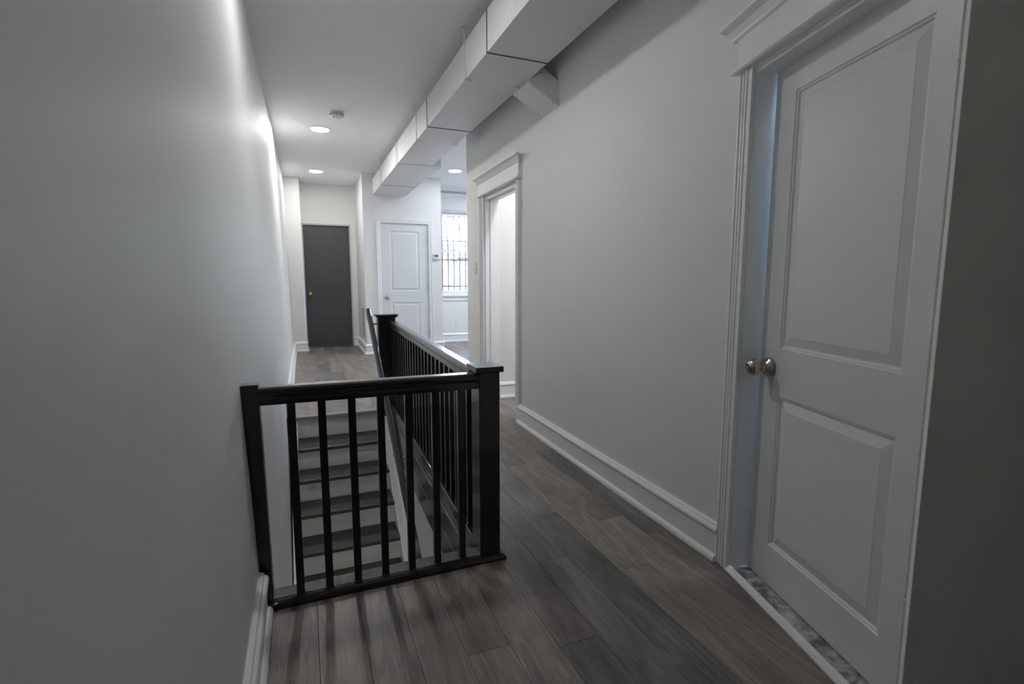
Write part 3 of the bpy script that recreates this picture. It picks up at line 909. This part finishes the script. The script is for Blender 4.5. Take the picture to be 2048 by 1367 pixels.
# ------------------------------------------------------------------ wall fittings
tm = thing('thermostat', 'small white thermostat with grey screen beside the closet door', 'thermostat', (1.975, CY, 1.505))
mb = MB(); mb.box(1.912, 2.036, CY - .025, CY - .0005, 1.464, 1.548)
obj('housing', mb, M['plastic'], tm, bevel=.005)
mb = MB(); mb.box(1.936, 2.0, CY - .027, CY - .0255, 1.498, 1.535)
obj('screen', mb, M['screen'], tm)

def plate(name, label, cat, T, w_, h_, cx, cz):
    p = T @ Vector((cx, 0, cz))
    t = thing(name, label, cat, p)
    mb = MB(T); mb.box(cx - w_ / 2, cx + w_ / 2, -.007, -.0005, cz - h_ / 2, cz + h_ / 2)
    obj('cover_plate', mb, M['plastic'], t, bevel=.002)
    return t
RF = frame2d(RX(4.806), 4.806, -.0195, -1)
sw = plate('light_switch', 'white toggle light switch on the wall before the open doorway', 'light switch', RF, .085, .125, 0, 1.246)
mb = MB(RF); mb.hexa([(-.008, -.008, 1.232), (.008, -.008, 1.232), (.008, -.020, 1.236), (-.008, -.020, 1.236)], [(-.008, -.008, 1.260), (.008, -.008, 1.260), (.008, -.012, 1.250), (-.008, -.012, 1.250)])
obj('toggle', mb, M['plastic'], sw)
for z in (1.206, 1.286):
    mb = MB(RF); mb.lathe([(.007, .005), (.009, .004)], (0, 0, z), (0, -1, 0), 8)
    obj('screw', mb, M['plastic_grey'], sw)
OF = frame2d(2.63, WY, 1, 0)
ou = plate('wall_outlet', 'white duplex wall outlet below the barred window', 'wall outlet', OF, .078, .125, 0, .345)
for z in (.320, .370):
    mb = MB(OF); mb.lathe([(.006, .017), (.010, .016)], (0, 0, z), (0, -1, 0), 18)
    r_ = obj('receptacle', mb, M['plastic'], ou)
    for x in (-.008, .005):
        mb = MB(OF); mb.box(x, x + .003, -.0108, -.0100, z - .002, z + .008)
        obj('slot', mb, M['dark'], r_)

# return air grille on the alcove side wall (faces -X)
AF = frame2d(ALX1, 8.55, 0, -1)       # x grows toward camera, out=-y -> -X
gr = thing('air_return_grille', 'white louvred air return grille low on the corner wall near the charcoal door', 'air grille', (ALX1, 8.3, .46))
gw, g0, g1 = .42, .205, .715
mb = MB(AF); mb.box(0, gw, -.008, -.0005, g0, g0 + .022); mb.box(0, gw, -.008, -.0005, g1 - .022, g1); mb.box(0, .022, -.008, -.0005, g0 + .022, g1 - .022); mb.box(gw - .022, gw, -.008, -.0005, g0 + .022, g1 - .022)
obj('grille_frame', mb, M['plastic'], gr)
mb = MB(AF); mb.box(.022, gw - .022, -.0015, -.0005, g0 + .022, g1 - .022)
obj('backing', mb, M['dark'], gr)
nsl = 30
for i in range(nsl):
    z = g0 + .024 + (g1 - g0 - .05) * i / nsl
    mb = MB(AF); mb.hexa([(.022, -.0075, z), (gw - .022, -.0075, z), (gw - .022, -.0020, z + .009), (.022, -.0020, z + .009)],
                         [(.022, -.0075, z + .0012), (gw - .022, -.0075, z + .0012), (gw - .022, -.0020, z + .0102), (.022, -.0020, z + .0102)])
    obj('louvre', mb, M['grille'], gr)

# ------------------------------------------------------------------ outside
M['street'] = mat('asphalt', (.12, .12, .12), .9, var=.1)
M['pink'] = mat('pink_facade', (.10, .052, .078), .8, var=.05)
M['white_f'] = mat('cream_facade', (.14, .13, .09), .8, var=.05)
M['blue_f'] = mat('pale_blue_facade', (.075, .090, .12), .8, var=.05)
M['winf'] = mat('facade_window', (.055, .065, .10), .3)
M['leaf'] = mat('leaves', (.06, .10, .07), .7)
M['white_t'] = mat('white_facade_trim', (.15, .15, .155), .7)
mb = MB(); mb.box(-30, 60, WY + .3, 70, -5.0, -4.9)
struct('street', mb, M['street'], 'pale street beyond the window', 'street')
HY = 30.0
def house(x0, x1, ztop, m, label, bays):
    h = thing('row_house', label, 'house', ((x0 + x1) / 2, HY, -4.9), None)
    mb = MB(); mb.box(x0, x1, HY, HY + 8, -4.9, ztop)
    obj('wall', mb, m, h)
    mb = MB(); mb.box(x0 - .02, x1 + .02, HY - .25, HY + .0, ztop - .25, ztop + .12)
    obj('cornice', mb, M['white_t'] if m is not M['pink'] else m, h)
    for (a, b, c, d) in bays:
        mb = MB(); mb.box(a - .07, b + .07, HY - .08, HY, c - .07, d + .07)
        f = obj('window', mb, m if m is M['pink'] else M['white_t'], h)
        mb = MB(); mb.box(a, b, HY - .10, HY - .08, c, d)
        obj('pane', mb, M['winf'] if m is not M['pink'] else M['white_t'], f)
    mb = MB(); mb.box(x0 + .1, x1 - .1, HY - 1.6, HY - .0, -.35, -.15)
    obj('porch_roof', mb, m if m is M['pink'] else M['white_t'], h)
    return h
house(4.6, 8.36, 3.20, M['pink'], 'pink row house across the street seen through the window', [(5.0, 5.5, 1.3, 2.7), (5.9, 6.4, 1.3, 2.7), (7.86, 7.98, .9, 2.5), (8.10, 8.20, .9, 2.5)])
house(8.40, 8.60, 2.6, M['white_f'], 'narrow cream row house between the pink and blue ones', [])
house(8.64, 12.4, 2.75, M['blue_f'], 'pale blue row house across the street at the right of the window', [(8.85, 9.05, .8, 1.9), (9.3, 9.5, .8, 1.9), (10.6, 11.1, .8, 1.9)])
# small tree and chimney block
tr = thing('tree', 'small dark tree above the rooftops seen through the window', 'tree', (9.5, 34, 1))
mb = MB(); mb.lathe([(0, .12), (4, .08), (7.7, .05)], (9.45, 39.5, -4.9), (0, 0, 1), 8)
obj('trunk', mb, M['leaf'], tr)
mb = MB(); rr = random.Random(3)
for i in range(260):
    p = Vector((rr.gauss(0, .28), rr.gauss(0, .3), rr.gauss(0, .26))) + Vector((12.75, 39.5, 4.1))
    a = Vector((rr.uniform(-1, 1), rr.uniform(-1, 1), rr.uniform(-1, 1))).normalized() * .09; b = a.orthogonal().normalized() * .05
    mb.add([p - a, p + b, p + a, p - b], [(0, 1, 2, 3)])
mb2 = MB(); mb2.v = mb.v; mb2.f = mb.f
fo = obj('foliage', mb2, M['leaf'], tr); fo['kind'] = 'stuff'
